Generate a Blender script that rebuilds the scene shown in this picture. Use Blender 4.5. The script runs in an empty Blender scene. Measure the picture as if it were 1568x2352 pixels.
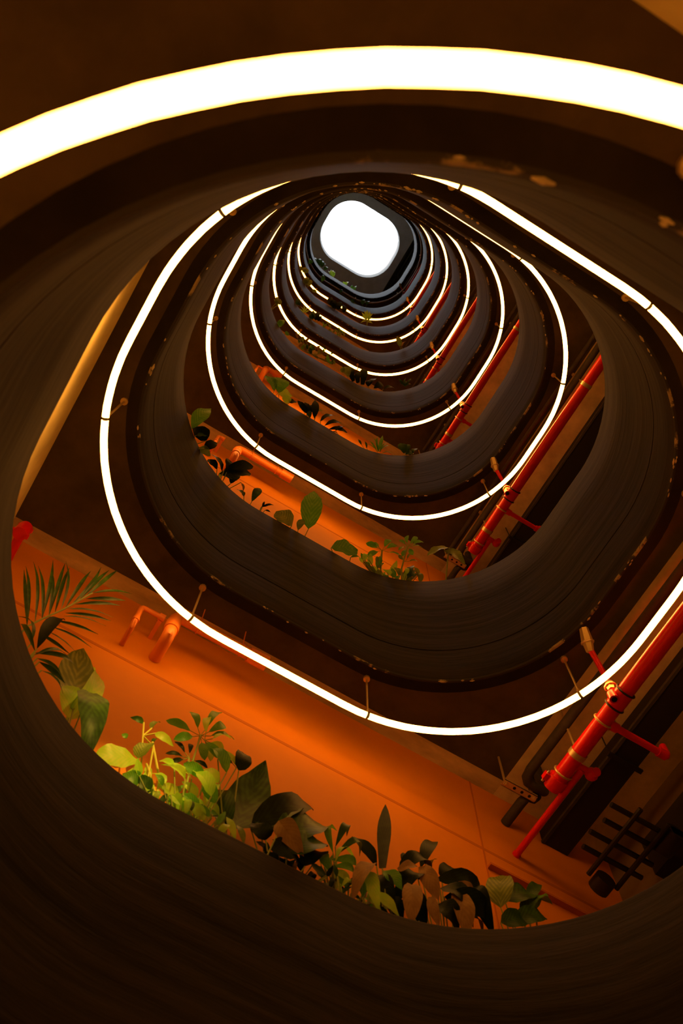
import bpy, bmesh, math, random
from mathutils import Vector, Matrix
random.seed(7)
S = bpy.context.scene
COL = S.collection
PI = math.pi

# ------------------------------------------------------------------ camera, sky, exposure
CAM = Vector((-0.826, -0.866, 1.55))
YAW, PITCH, ROLL = 0.5063, 0.3087, 0.0346
def _rot(p, r, y):
    Rz = Matrix(((math.cos(r), -math.sin(r), 0), (math.sin(r), math.cos(r), 0), (0, 0, 1)))
    Rx = Matrix(((1, 0, 0), (0, math.cos(p), -math.sin(p)), (0, math.sin(p), math.cos(p))))
    Ry = Matrix(((math.cos(y), -math.sin(y), 0), (math.sin(y), math.cos(y), 0), (0, 0, 1)))
    return Rz @ Rx @ Ry
M = _rot(PITCH, ROLL, YAW)                      # rows: right, down, forward
RIGHT, DOWN, FWD = Vector(M[0]), Vector(M[1]), Vector(M[2])
cam_data = bpy.data.cameras.new('camera')
cam_data.sensor_fit = 'VERTICAL'; cam_data.sensor_height = 36; cam_data.sensor_width = 24; cam_data.lens = 35.0
cam_data.clip_start = 0.02
cam_data.dof.use_dof = True; cam_data.dof.focus_distance = 7.5; cam_data.dof.aperture_fstop = 5.0
cam = bpy.data.objects.new('camera', cam_data); COL.objects.link(cam)
R3 = Matrix((RIGHT, -DOWN, -FWD)).transposed()
cam.matrix_world = Matrix.Translation(CAM) @ R3.to_4x4()
S.camera = cam
S.view_settings.view_transform = 'Standard'; S.view_settings.look = 'None'
S.view_settings.gamma = 1.0; S.view_settings.use_curve_mapping = False
S.view_settings.exposure = 0.0
SKY = 7.0
TUBE_COL, TUBE_PWR = (1.0, 0.38, 0.062), 20.0
w = bpy.data.worlds.new('overcast_sky'); S.world = w; w.use_nodes = True
w.node_tree.nodes['Background'].inputs[0].default_value = (0.86, 0.92, 1.0, 1)
w.node_tree.nodes['Background'].inputs[1].default_value = SKY

# ------------------------------------------------------------------ measures of the shaft (metres)
H = 3.3
def soff(k): return 6.160 + (k - 2) * H + (0.055 if k == 1 else 0.0)
def rimz(k): return soff(k) + 1.487
def tubez(k): return 5.775 + (k - 2) * H if k > 1 else 2.555
RING = (1.332, 1.130, 1.005)
BASE = (1.229, 1.048, 0.868)
RIMC = (1.262, 1.081, 0.915)
RIM_D = (0.001, 0.010)                           # the rim sits a touch off the centre of the opening
XL, XR, YF, YB = -1.465, 1.392, -1.24, 1.262     # edges of the black ceilings
YW, XW = 1.36, 2.12                              # orange wall, corridor wall
TOP = 29.24
PAR_T = 0.07
YC = 1.36                                       # end wall of the service corridor

F_PX = 2352 * 35 / 36
def ray(u, v):
    return (RIGHT * ((u - 784) / F_PX) + DOWN * ((v - 1176) / F_PX) + FWD)
def on_y(u, v, y):
    d = ray(u, v); return CAM + d * ((y - CAM.y) / d.y)
def on_z(u, v, z):
    d = ray(u, v); return CAM + d * ((z - CAM.z) / d.z)
def px_size(p, px):                              # metres that px pixels cover at point p
    return px * (p - CAM).dot(FWD) / F_PX

# ------------------------------------------------------------------ materials
def mat(name, col, rough=0.6, metal=0.0, spec=0.5, var=0.0, scale=(6, 6, 6), bump=0.0, col2=None, thr=None, detail=6):
    m = bpy.data.materials.new(name); m.use_nodes = True
    nt = m.node_tree; b = nt.nodes['Principled BSDF']
    b.inputs['Base Color'].default_value = (*col, 1); b.inputs['Roughness'].default_value = rough
    b.inputs['Metallic'].default_value = metal; b.inputs['Specular IOR Level'].default_value = spec
    if var or col2 or bump:
        tc = nt.nodes.new('ShaderNodeTexCoord'); mp = nt.nodes.new('ShaderNodeMapping')
        mp.inputs['Scale'].default_value = scale
        nz = nt.nodes.new('ShaderNodeTexNoise'); nz.inputs['Scale'].default_value = 1.0
        nz.inputs['Detail'].default_value = detail; nz.inputs['Roughness'].default_value = 0.65
        nt.links.new(tc.outputs['Object'], mp.inputs[0]); nt.links.new(mp.outputs[0], nz.inputs[0])
        cr = nt.nodes.new('ShaderNodeValToRGB')
        lo = tuple(c * (1 - var) for c in col); hi = col2 if col2 else tuple(min(1, c * (1 + var)) for c in col)
        t = thr if thr else (0.3, 0.7)
        cr.color_ramp.elements[0].position = t[0]; cr.color_ramp.elements[0].color = (*lo, 1)
        cr.color_ramp.elements[1].position = t[1]; cr.color_ramp.elements[1].color = (*hi, 1)
        nt.links.new(nz.outputs['Fac'], cr.inputs[0]); nt.links.new(cr.outputs[0], b.inputs['Base Color'])
        if bump:
            bp = nt.nodes.new('ShaderNodeBump'); bp.inputs['Strength'].default_value = bump; bp.inputs['Distance'].default_value = 0.01
            nt.links.new(nz.outputs['Fac'], bp.inputs['Height']); nt.links.new(bp.outputs[0], b.inputs['Normal'])
    return m
def glow_mat(name, col, power):
    m = bpy.data.materials.new(name); m.use_nodes = True; nt = m.node_tree
    b = nt.nodes['Principled BSDF']; b.inputs['Base Color'].default_value = (0.8, 0.8, 0.8, 1)
    b.inputs['Emission Color'].default_value = (*col, 1); b.inputs['Emission Strength'].default_value = power
    return m
def leaf_mat(name, col, vein, rough=0.4, trans=0.25, veins=0.10, spec=0.3):
    m = bpy.data.materials.new(name); m.use_nodes = True; nt = m.node_tree
    b = nt.nodes['Principled BSDF']; b.inputs['Roughness'].default_value = rough; b.inputs['Specular IOR Level'].default_value = spec
    tc = nt.nodes.new('ShaderNodeTexCoord'); sx = nt.nodes.new('ShaderNodeSeparateXYZ')
    nt.links.new(tc.outputs['UV'], sx.inputs[0])
    # veins slanting off the midrib: wave over (v + |u-.5|)
    a = nt.nodes.new('ShaderNodeMath'); a.operation = 'SUBTRACT'; a.inputs[1].default_value = 0.5
    ab = nt.nodes.new('ShaderNodeMath'); ab.operation = 'ABSOLUTE'
    mu = nt.nodes.new('ShaderNodeMath'); mu.operation = 'MULTIPLY_ADD'; mu.inputs[1].default_value = -0.7
    fr = nt.nodes.new('ShaderNodeMath'); fr.operation = 'MULTIPLY'; fr.inputs[1].default_value = 52
    sn = nt.nodes.new('ShaderNodeMath'); sn.operation = 'SINE'
    nt.links.new(sx.outputs[0], a.inputs[0]); nt.links.new(a.outputs[0], ab.inputs[0]); nt.links.new(ab.outputs[0], mu.inputs[0])
    nt.links.new(sx.outputs[1], mu.inputs[2]); nt.links.new(mu.outputs[0], fr.inputs[0]); nt.links.new(fr.outputs[0], sn.inputs[0])
    nz = nt.nodes.new('ShaderNodeTexNoise'); nz.inputs['Scale'].default_value = 22
    nt.links.new(tc.outputs['Object'], nz.inputs[0])
    ad = nt.nodes.new('ShaderNodeMath'); ad.operation = 'MULTIPLY_ADD'; ad.inputs[1].default_value = veins
    nt.links.new(sn.outputs[0], ad.inputs[0]); nt.links.new(nz.outputs['Fac'], ad.inputs[2])
    cr = nt.nodes.new('ShaderNodeValToRGB')
    cr.color_ramp.elements[0].position = 0.35; cr.color_ramp.elements[0].color = (*col, 1)
    cr.color_ramp.elements[1].position = 0.85; cr.color_ramp.elements[1].color = (*vein, 1)
    nt.links.new(ad.outputs[0], cr.inputs[0]); nt.links.new(cr.outputs[0], b.inputs['Base Color'])
    tr = nt.nodes.new('ShaderNodeBsdfTranslucent'); nt.links.new(cr.outputs[0], tr.inputs[0])
    mx = nt.nodes.new('ShaderNodeMixShader'); mx.inputs[0].default_value = trans
    nt.links.new(b.outputs[0], mx.inputs[1]); nt.links.new(tr.outputs[0], mx.inputs[2])
    nt.links.new(mx.outputs[0], nt.nodes['Material Output'].inputs[0])
    return m

M_PAR = mat('dark_board_marked_concrete', (0.024, 0.019, 0.0155), 0.7, spec=0.06, var=0.6, scale=(1.3, 1.3, 16), bump=0.5)
M_SEAM = mat('pour_joint', (0.02, 0.018, 0.016), 0.8)
M_BLACK = mat('black_painted_concrete', (0.085, 0.066, 0.04), 0.85, spec=0.05, var=0.35, scale=(3, 3, 3), bump=0.4)
M_CHIP = mat('bare_concrete_chip', (0.55, 0.48, 0.36), 0.8, var=0.3, scale=(40, 40, 40))
M_EDGE = mat('chipped_paint_edge', (0.022, 0.020, 0.018), 0.8, col2=(0.34, 0.28, 0.18), thr=(0.57, 0.62), scale=(7, 7, 7), detail=8)
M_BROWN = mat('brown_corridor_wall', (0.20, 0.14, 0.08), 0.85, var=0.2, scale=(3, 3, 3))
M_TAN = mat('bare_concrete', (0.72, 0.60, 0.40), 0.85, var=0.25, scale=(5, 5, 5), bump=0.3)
M_BEAM = mat('stained_concrete', (0.58, 0.46, 0.27), 0.85, var=0.35, scale=(3, 9, 9), bump=0.35)
M_YEL = mat('ochre_plaster', (0.88, 0.78, 0.34), 0.8, var=0.18, scale=(5, 4, 3), bump=0.2)
M_ORANGE = mat('orange_wall_paint', (0.71, 0.245, 0.004), 0.6, spec=0.2, var=0.06, scale=(3, 3, 3))
M_ORJ_SHADE = mat('orange_joint_and_shade', (0.52, 0.155, 0.004), 0.6, spec=0.2)
M_ORP = mat('orange_painted_plastic', (0.80, 0.24, 0.03), 0.4)
M_RED = mat('red_gloss_enamel', (0.80, 0.010, 0.006), 0.28)
M_ZINC = mat('zinc_plated_steel', (0.62, 0.58, 0.48), 0.35, metal=0.8)
M_BRASS = mat('yellowed_zinc', (0.70, 0.55, 0.28), 0.4, metal=0.6)
M_FOAM = mat('black_foam_lagging', (0.045, 0.038, 0.030), 0.8, var=0.3, scale=(20, 20, 20), bump=0.5)
M_DUCT = mat('black_sheet_duct', (0.012, 0.010, 0.009), 0.6)
M_RACK = mat('black_steel', (0.010, 0.009, 0.008), 0.5)
M_HOLE = mat('pipe_bore', (0.005, 0.004, 0.004), 0.9)
M_CHAN = mat('dark_aluminium_channel', (0.05, 0.045, 0.04), 0.5, metal=0.5)
M_GLOW = glow_mat('warm_light_diffuser', TUBE_COL, TUBE_PWR)
M_OFF = mat('unlit_diffuser', (0.42, 0.30, 0.20), 0.45)
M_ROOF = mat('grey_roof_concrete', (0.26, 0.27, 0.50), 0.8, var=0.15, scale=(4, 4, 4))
M_WHITE = mat('grey_white_plaster', (0.17, 0.166, 0.152), 0.8, spec=0.05)
M_SOIL = mat('planter_soil', (0.05, 0.035, 0.02), 0.95, var=0.4, scale=(30, 30, 30), bump=0.6)
M_FLOOR = mat('pale_screed', (0.50, 0.44, 0.34), 0.7, var=0.2, scale=(3, 3, 3))
M_PINK = mat('pinkish_render', (0.14, 0.10, 0.085), 0.8)
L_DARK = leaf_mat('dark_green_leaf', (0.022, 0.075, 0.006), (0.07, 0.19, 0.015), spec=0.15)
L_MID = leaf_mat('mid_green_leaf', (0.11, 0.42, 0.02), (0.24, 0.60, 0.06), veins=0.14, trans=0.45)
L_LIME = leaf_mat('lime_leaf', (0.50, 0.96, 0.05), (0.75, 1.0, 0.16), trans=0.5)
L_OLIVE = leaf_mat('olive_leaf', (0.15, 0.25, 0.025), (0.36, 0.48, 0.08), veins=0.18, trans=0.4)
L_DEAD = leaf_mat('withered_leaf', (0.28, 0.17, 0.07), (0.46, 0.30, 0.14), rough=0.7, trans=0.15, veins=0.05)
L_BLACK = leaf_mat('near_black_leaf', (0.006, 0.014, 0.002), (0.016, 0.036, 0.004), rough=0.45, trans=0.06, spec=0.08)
M_STEM = mat('green_stem', (0.30, 0.38, 0.06), 0.6)
M_STEMY = mat('yellow_stem', (0.62, 0.60, 0.08), 0.6)

# ------------------------------------------------------------------ mesh helpers
class MB:
    def __init__(s): s.v = []; s.f = []; s.m = []; s.uv = {}
    def add(s, vs, fs, mi=0, uvs=None):
        o = len(s.v); s.v += [tuple(x) for x in vs]
        for f in fs: s.f.append([i + o for i in f]); s.m.append(mi)
        if uvs:
            for i, q in enumerate(uvs): s.uv[o + i] = q
    def box(s, a, b, mi=0):
        (x0, y0, z0), (x1, y1, z1) = a, b
        s.add([(x0,y0,z0),(x1,y0,z0),(x1,y1,z0),(x0,y1,z0),(x0,y0,z1),(x1,y0,z1),(x1,y1,z1),(x0,y1,z1)],
              [(0,3,2,1),(4,5,6,7),(0,1,5,4),(1,2,6,5),(2,3,7,6),(3,0,4,7)], mi)
    def tube(s, pts, r, n=12, mi=0, caps=True, closed=False, arc=None, rad=None):
        pts = [Vector(p) for p in pts]; L = len(pts); rings = []
        up0 = Vector((0, 0, 1))
        ref = None
        for i, p in enumerate(pts):
            a = pts[i - 1] if (i or closed) else p; b = pts[(i + 1) % L] if (i < L - 1 or closed) else p
            t = (b - a).normalized()
            if ref is None:
                ref = up0 if abs(t.z) < 0.9 else Vector((1, 0, 0))
            x = t.cross(ref)
            if x.length < 1e-5: ref = Vector((1, 0, 0)) if abs(t.x) < .9 else Vector((0, 1, 0)); x = t.cross(ref)
            x.normalize(); y = x.cross(t).normalized(); ref = y if abs(t.z) >= 0.9 or ref != up0 else ref
            rr = rad[i] if rad else r
            rings.append([p + (x * math.cos(q) + y * math.sin(q)) * rr for q in [2 * PI * j / n for j in range(n)]])
        vs = [q for rg in rings for q in rg]; fs = []
        for i in range(L if closed else L - 1):
            k = (i + 1) % L
            for j in range(n):
                fs.append((i * n + j, i * n + (j + 1) % n, k * n + (j + 1) % n, k * n + j))
        if caps and not closed:
            fs.append(tuple(range(n - 1, -1, -1))); fs.append(tuple((L - 1) * n + j for j in range(n)))
        s.add(vs, fs, mi)
    def ball(s, c, r, mi=0, n=8, sq=(1, 1, 1)):
        c = Vector(c); vs = [c + Vector((0, 0, r * sq[2]))]; m = n // 2 + 1
        for i in range(1, m):
            a = PI * i / m
            for j in range(n):
                q = 2 * PI * j / n
                vs.append(c + Vector((r * sq[0] * math.sin(a) * math.cos(q), r * sq[1] * math.sin(a) * math.sin(q), r * sq[2] * math.cos(a))))
        vs.append(c - Vector((0, 0, r * sq[2]))); fs = []
        for j in range(n): fs.append((0, 1 + j, 1 + (j + 1) % n))
        for i in range(m - 2):
            for j in range(n):
                a = 1 + i * n; b = a + n
                fs.append((a + j, b + j, b + (j + 1) % n, a + (j + 1) % n))
        a = 1 + (m - 2) * n; e = len(vs) - 1
        for j in range(n): fs.append((a + j, e, a + (j + 1) % n))
        s.add(vs, fs, mi)
    def build(s, name, mats, parent=None, origin=None, smooth=True, fix=True):
        o = Vector(origin) if origin else Vector((0, 0, 0))
        me = bpy.data.meshes.new(name)
        me.from_pydata([(v[0] - o.x, v[1] - o.y, v[2] - o.z) for v in s.v], [], s.f); me.update()
        if s.uv:
            uv = me.uv_layers.new(name='UVMap')
            for lp in me.loops: uv.data[lp.index].uv = s.uv.get(lp.vertex_index, (0, 0))
        for m in (mats if isinstance(mats, (list, tuple)) else [mats]): me.materials.append(m)
        for p, mi in zip(me.polygons, s.m): p.material_index = mi
        if fix:
            bm = bmesh.new(); bm.from_mesh(me); bmesh.ops.recalc_face_normals(bm, faces=bm.faces); bm.to_mesh(me); bm.free()
        if smooth:
            for p in me.polygons: p.use_smooth = True
            me.set_sharp_from_angle(angle=math.radians(38))
        ob = bpy.data.objects.new(name, me); COL.objects.link(ob)
        if parent is not None:
            ob.parent = parent; q = parent; base = Vector((0, 0, 0))
            while q is not None: base += Vector(q.location); q = q.parent
            ob.location = o - base
        else: ob.location = o
        return ob
def tag(o, label=None, cat=None, group=None, kind=None):
    if label: o['label'] = label
    if cat: o['category'] = cat
    if group: o['group'] = group
    if kind: o['kind'] = kind
    return o
def empty(name, loc):
    o = bpy.data.objects.new(name, None); o.location = loc; o.empty_display_size = 0.05; COL.objects.link(o); return o
def contour(c, off=0.0, nc=20, ns=10):
    a, b, r = c; a += off; b += off; r += off; out = []
    cs = [(a - r, b - r, 0), (-(a - r), b - r, 90), (-(a - r), -(b - r), 180), (a - r, -(b - r), 270)]
    for q, (cx, cy, t0) in enumerate(cs):
        arc = [(cx + r * math.cos(math.radians(t0 + 90 * i / nc)), cy + r * math.sin(math.radians(t0 + 90 * i / nc))) for i in range(nc + 1)]
        out += arc
        nx = cs[(q + 1) % 4]; t = math.radians(nx[2])
        e = (nx[0] + r * math.cos(t), nx[1] + r * math.sin(t)); l = arc[-1]
        out += [(l[0] + (e[0] - l[0]) * i / ns, l[1] + (e[1] - l[1]) * i / ns) for i in range(1, ns)]
    return out
def sweep(mb, loops, close_profile=True, mi=0, mis=None):
    n = len(loops[0]); vs = [p for l in loops for p in l]; L = len(loops)
    for i in range(L if close_profile else L - 1):
        k = (i + 1) % L
        fs = [(i * n + j, i * n + (j + 1) % n, k * n + (j + 1) % n, k * n + j) for j in range(n)]
        mb.add([], [], 0)
        o = len(mb.v)
        mb._pend = getattr(mb, '_pend', []) + [(fs, mis[i] if mis else mi)]
    o = len(mb.v); mb.v += [tuple(p) for p in vs]
    for fs, m in mb._pend:
        for f in fs: mb.f.append([q + o for q in f]); mb.m.append(m)
    mb._pend = []
def plate_with_hole(mb, rect, hole, z0, z1, mi_bot=0, mi_rest=0):
    # rectangle with a hole: hole points are matched to points on the rectangle's edge
    x0, x1, y0, y1 = rect
    def edge(p):
        x, y = p; t = 1e9
        if x > 1e-9: t = min(t, x1 / x)
        if x < -1e-9: t = min(t, x0 / x)
        if y > 1e-9: t = min(t, y1 / y)
        if y < -1e-9: t = min(t, y0 / y)
        return [x * t, y * t]
    out = [edge(p) for p in hole]
    for cx, cy in ((x0, y0), (x0, y1), (x1, y0), (x1, y1)):
        i = min(range(len(out)), key=lambda q: (out[q][0] - cx) ** 2 + (out[q][1] - cy) ** 2); out[i] = [cx, cy]
    hb = [(x, y, z0) for x, y in hole]; ht = [(x, y, z1) for x, y in hole]
    ob = [(x, y, z0) for x, y in out]; ot = [(x, y, z1) for x, y in out]
    sweep(mb, [hb, ob, ot, ht], True, mis=[mi_bot, mi_rest, mi_rest, mi_rest])

ORD = ['', 'first', 'second', 'third', 'fourth', 'fifth', 'sixth', 'seventh', 'eighth', 'ninth']

# ------------------------------------------------------------------ the shell
mb = MB(); mb.box((XL, YF, -0.1), (XW, YC, 0.0)); tag(mb.build('floor', M_FLOOR, smooth=False), kind='structure')
mb = MB(); mb.box((XL - 0.15, YF - 0.15, 0), (XL, YW + 0.15, TOP + 0.3)); tag(mb.build('wall_left', M_YEL, smooth=False), 'ochre plaster side wall of the shaft', kind='structure')
mb = MB(); mb.box((XL, YF - 0.15, 0), (XW, YF, TOP + 0.3)); tag(mb.build('wall_front', M_YEL, smooth=False), kind='structure')
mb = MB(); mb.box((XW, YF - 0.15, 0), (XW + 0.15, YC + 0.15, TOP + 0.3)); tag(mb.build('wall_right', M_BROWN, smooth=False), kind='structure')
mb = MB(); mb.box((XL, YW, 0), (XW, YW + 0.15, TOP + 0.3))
for k in range(1, 9):                                             # painted shadow midline, vertical joint and a shadow-gap ledge, the same on every storey
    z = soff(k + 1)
    mb.box((XL, YW - 0.001, z - 0.575), (XW, YW, z - 0.555), 1)  # soft shadow line across the wall, painted as a darker strip
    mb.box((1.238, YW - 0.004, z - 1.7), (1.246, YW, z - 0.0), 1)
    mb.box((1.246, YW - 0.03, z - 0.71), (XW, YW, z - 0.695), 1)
tag(mb.build('wall_back', [M_ORANGE, M_ORJ_SHADE], smooth=False), 'orange painted wall behind the planters', kind='structure')

PAR_LOOPS = {}
def parapet(k):
    z0, z1 = soff(k), rimz(k)
    sh = lambda c: [(x + RIM_D[0], y + RIM_D[1]) for x, y in c]
    B, T = contour(BASE), sh(contour(RIMC)); Bi, Ti = contour(BASE, PAR_T), sh(contour(RIMC, PAR_T))
    def lv(f, ins=0.0):
        z = z0 + (z1 - z0) * f
        return [(b[0] + (t[0] - b[0]) * f, b[1] + (t[1] - b[1]) * f, z) if not ins else
                ((b[0] + (t[0] - b[0]) * f) * (1 + ins), (b[1] + (t[1] - b[1]) * f) * (1 + ins), z) for b, t in zip(B, T)]
    loops = [lv(0, 0.012), lv(0, 0.004), lv(0.008), lv(0.12), lv(0.245), lv(0.247, 0.004), lv(0.253, 0.004), lv(0.255), lv(0.45), lv(0.7), lv(0.985), lv(1.0, 0.010)]
    loops += [[(x, y, z1) for x, y in Ti], [(x, y, z0) for x, y in Bi]]
    mis = [0] * len(loops); mis[5] = 1; mis[0] = mis[1] = 2; mis[12] = 3
    mb = MB(); sweep(mb, loops, True, mis=mis)
    rnd = random.Random(40 + k)                                   # torn concrete edge: flat crumbs along the lower edge
    n = len(B)
    for i in range(110):
        q = rnd.random() * n; j = int(q); f = q - j; c = 0.5 + 0.5 * math.sin(j * 0.23 + k * 1.7)
        if rnd.random() > 0.15 + 0.85 * c: continue
        b0, b1 = Vector((*B[j], 0)), Vector((*B[(j + 1) % n], 0)); tx = (b1 - b0).normalized()
        c0 = b0.lerp(b1, f) * (1 + rnd.uniform(-0.001, 0.012)); s = rnd.uniform(0.0025, 0.006); e = rnd.uniform(.8, 3.2)
        t0 = c0 - tx * s * e; t1 = c0 + tx * s * e
        mb.tube([(t0.x, t0.y, z0), (c0.x, c0.y, z0 - s * .25), (t1.x, t1.y, z0)], s, 6, 4, rad=[s * .35, s, s * .3])
    o = mb.build('parapet', [M_PAR, M_SEAM, M_EDGE, M_BLACK, M_CHIP], origin=(0, 0, z0))
    tag(o, 'dark board-marked concrete parapet round the opening, %s counting up from the camera' % ORD[k], 'parapet', kind='structure')
def storey(k):
    z = soff(k)
    mb = MB(); plate_with_hole(mb, (XL, XR, YF, YB), contour(BASE, PAR_T), z, z + 0.33)
    tag(mb.build('ceiling', M_BLACK, smooth=False), 'black painted ceiling round the %s opening' % ORD[k], kind='structure')
    mb = MB(); mb.box((XR, YF, z), (XW, YW, z + 0.33)); mb.box((XL, YB, z), (XR, YW, z + 0.33), 1)
    tag(mb.build('ceiling', [M_TAN, M_BEAM], smooth=False), 'bare unpainted concrete ceiling over the orange wall and the corridor', kind='structure')
def soil_bed(k):
    z = rimz(k); T = [(x + RIM_D[0], y + RIM_D[1]) for x, y in contour(RIMC, PAR_T)]
    arc = [p for p in T if p[1] > 0.55]
    arc.sort(key=lambda p: p[0])
    poly = arc + [(1.36, 0.60), (1.36, 1.05), (1.18, YW), (XL, YW), (XL, 0.55)]
    n = len(poly); vs = [(x, y, z - 0.25) for x, y in poly] + [(x, y, z - 0.12) for x, y in poly]
    mb = MB(); mb.add(vs, [tuple(range(n)), tuple(range(2 * n - 1, n - 1, -1))] + [(i, (i + 1) % n, n + (i + 1) % n, n + i) for i in range(n)])
    tag(mb.build('planter_bed', M_SOIL, smooth=False), 'soil bed behind the parapet', kind='structure')
for k in range(1, 9):
    storey(k); parapet(k); soil_bed(k)

# roof slab with its smaller opening, white on the inner edge
SK = (1.061, 0.847, 0.717); SO = (-0.065, 0.017)
sk = [(x + SO[0], y + SO[1]) for x, y in contour(SK)]
mb = MB(); plate_with_hole(mb, (XL, 1.17, YF, YW), sk, TOP, TOP + 0.3)
tag(mb.build('ceiling', M_ROOF, smooth=False), 'grey roof slab round the bright sky opening', kind='structure')
ring_i = [(x + SO[0], y + SO[1]) for x, y in contour(SK, -0.012)]
mb = MB(); sweep(mb, [[(x, y, TOP + 0.0) for x, y in sk], [(x, y, TOP + 0.0) for x, y in ring_i], [(x, y, TOP + 1.0) for x, y in ring_i], [(x, y, TOP + 1.0) for x, y in sk]], True)
tag(mb.build('trim_skylight', M_WHITE), 'white plaster edge of the roof opening', kind='structure')
mb = MB(); mb.box((1.17, YF, TOP + 0.25), (XW, YC, TOP + 0.3))
for i in range(5): mb.box((1.19 + i * 0.09, YF, TOP + 0.05), (1.215 + i * 0.09, YW, TOP + 0.25))
mb.box((1.17, 0.30, TOP + 0.02), (XW, 0.34, TOP + 0.05))
tag(mb.build('ceiling', M_DUCT, smooth=False), 'black louvred strip of the roof beside the corridor', kind='structure')
mb = MB(); mb.box((1.01, -0.42, TOP + 0.3), (1.2, 0.62, TOP + 2.9))
tag(mb.build('wall_rooftop', M_PINK, smooth=False), 'pinkish rooftop wall seen past the rim of the sky opening', kind='structure')

# ------------------------------------------------------------------ ring lights
RC = contour(RING, 0, 20, 10)
def arc_points(c):
    pts = [Vector((x, y, 0)) for x, y in c]; n = len(pts); L = [0]
    for i in range(n): L.append(L[-1] + (pts[(i + 1) % n] - pts[i]).length)
    return pts, L
PTS, LEN = arc_points(RC)
def at_s(s):
    s %= LEN[-1]
    for i in range(len(PTS)):
        if s <= LEN[i + 1]:
            f = (s - LEN[i]) / (LEN[i + 1] - LEN[i]); return PTS[i].lerp(PTS[(i + 1) % len(PTS)], f)
def s_of(p):
    best = (1e9, 0)
    for i in range(600):
        s = LEN[-1] * i / 600; d = (at_s(s) - Vector(p)).length
        best = min(best, (d, s))
    return best[1]
JOINTS = sorted(s_of((x, y, 0)) for x, y in ((1.25, .51), (.46, 1.13), (-.50, 1.13), (-1.27, .48), (-1.25, -.54), (-.47, -1.13), (.47, -1.13), (1.27, -.52)))
def ring_light(k, lit=True):
    z = tubez(k); zs = soff(k); root = empty('ring_light', (0, 0, zs))
    lab = 'glowing ring of curved light tubes, %s one counting up from the camera' % ORD[k]
    if not lit: lab = 'unlit brown ring of curved light tubes just below the top parapet'
    tag(root, lab, 'light', 'ring lights up the shaft')
    R = 0.0160; nA = 14; a0 = -math.radians(20)
    n = len(JOINTS)
    for i in range(n):
        s0 = JOINTS[i] + 0.007; s1 = JOINTS[(i + 1) % n] - 0.007
        if s1 < s0: s1 += LEN[-1]
        m = max(8, int((s1 - s0) / 0.045)); path = [at_s(s0 + (s1 - s0) * q / m) for q in range(m + 1)]
        low, chan = MB(), MB()
        rl, rc = [], []
        for q, p in enumerate(path):
            t = (path[min(q + 1, m)] - path[max(q - 1, 0)]).normalized(); x = t.cross(Vector((0, 0, 1))).normalized()
            c = Vector((p.x, p.y, z)); up = Vector((0, 0, 1))
            al = [-PI - ARC + (PI + 2 * ARC) * j / nA for j in range(nA + 1)]
            rl.append([c + (x * math.cos(a) + up * math.sin(a)) * R for a in al])
            ac = [ARC + (PI - 2 * ARC) * j / 8 for j in range(9)]
            rc.append([c + (x * math.cos(a) + up * math.sin(a)) * R for a in ac])
        for mbx, rr in ((low, rl), (chan, rc)):
            w_ = len(rr[0]); vs = [v for r_ in rr for v in r_]
            fs = [(q * w_ + j, q * w_ + j + 1, (q + 1) * w_ + j + 1, (q + 1) * w_ + j) for q in range(m) for j in range(w_ - 1)]
            fs += [tuple(range(w_)), tuple(range(m * w_, m * w_ + w_))]
            if mbx is chan:                                       # underside of the channel closes against the diffuser
                fs += [(q * w_, q * w_ + w_ - 1, (q + 1) * w_ + w_ - 1, (q + 1) * w_) for q in range(m)]
            mbx.add(vs, fs)
        seg = low.build('light_tube', M_GLOW if lit else M_OFF, root)
        chan.build('channel', M_CHAN, seg)
        seg_loc = seg.location
    for s in JOINTS:
        p = at_s(s); tt = (at_s(s + .02) - at_s(s - .02)).normalized(); mb = MB()
        mb.tube([(p.x, p.y, z + R), (p.x, p.y, zs - 0.012)], 0.0055, 8)
        mb.tube([(p.x, p.y, zs - 0.016), (p.x, p.y, zs)], 0.018, 10)
        mb.tube([(p.x, p.y, z + R + 0.006), (p.x, p.y, z + R + 0.03)], 0.010, 6)
        mb.tube([p + Vector((0, 0, z)) - tt * 0.007, p + Vector((0, 0, z)) + tt * 0.007], R * 0.8, 10, 1)
        mb.build('hanger_rod', [M_BRASS, M_CHAN], root)
ARC = math.radians(8)
for k in range(1, 9): ring_light(k, k < 8)

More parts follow.
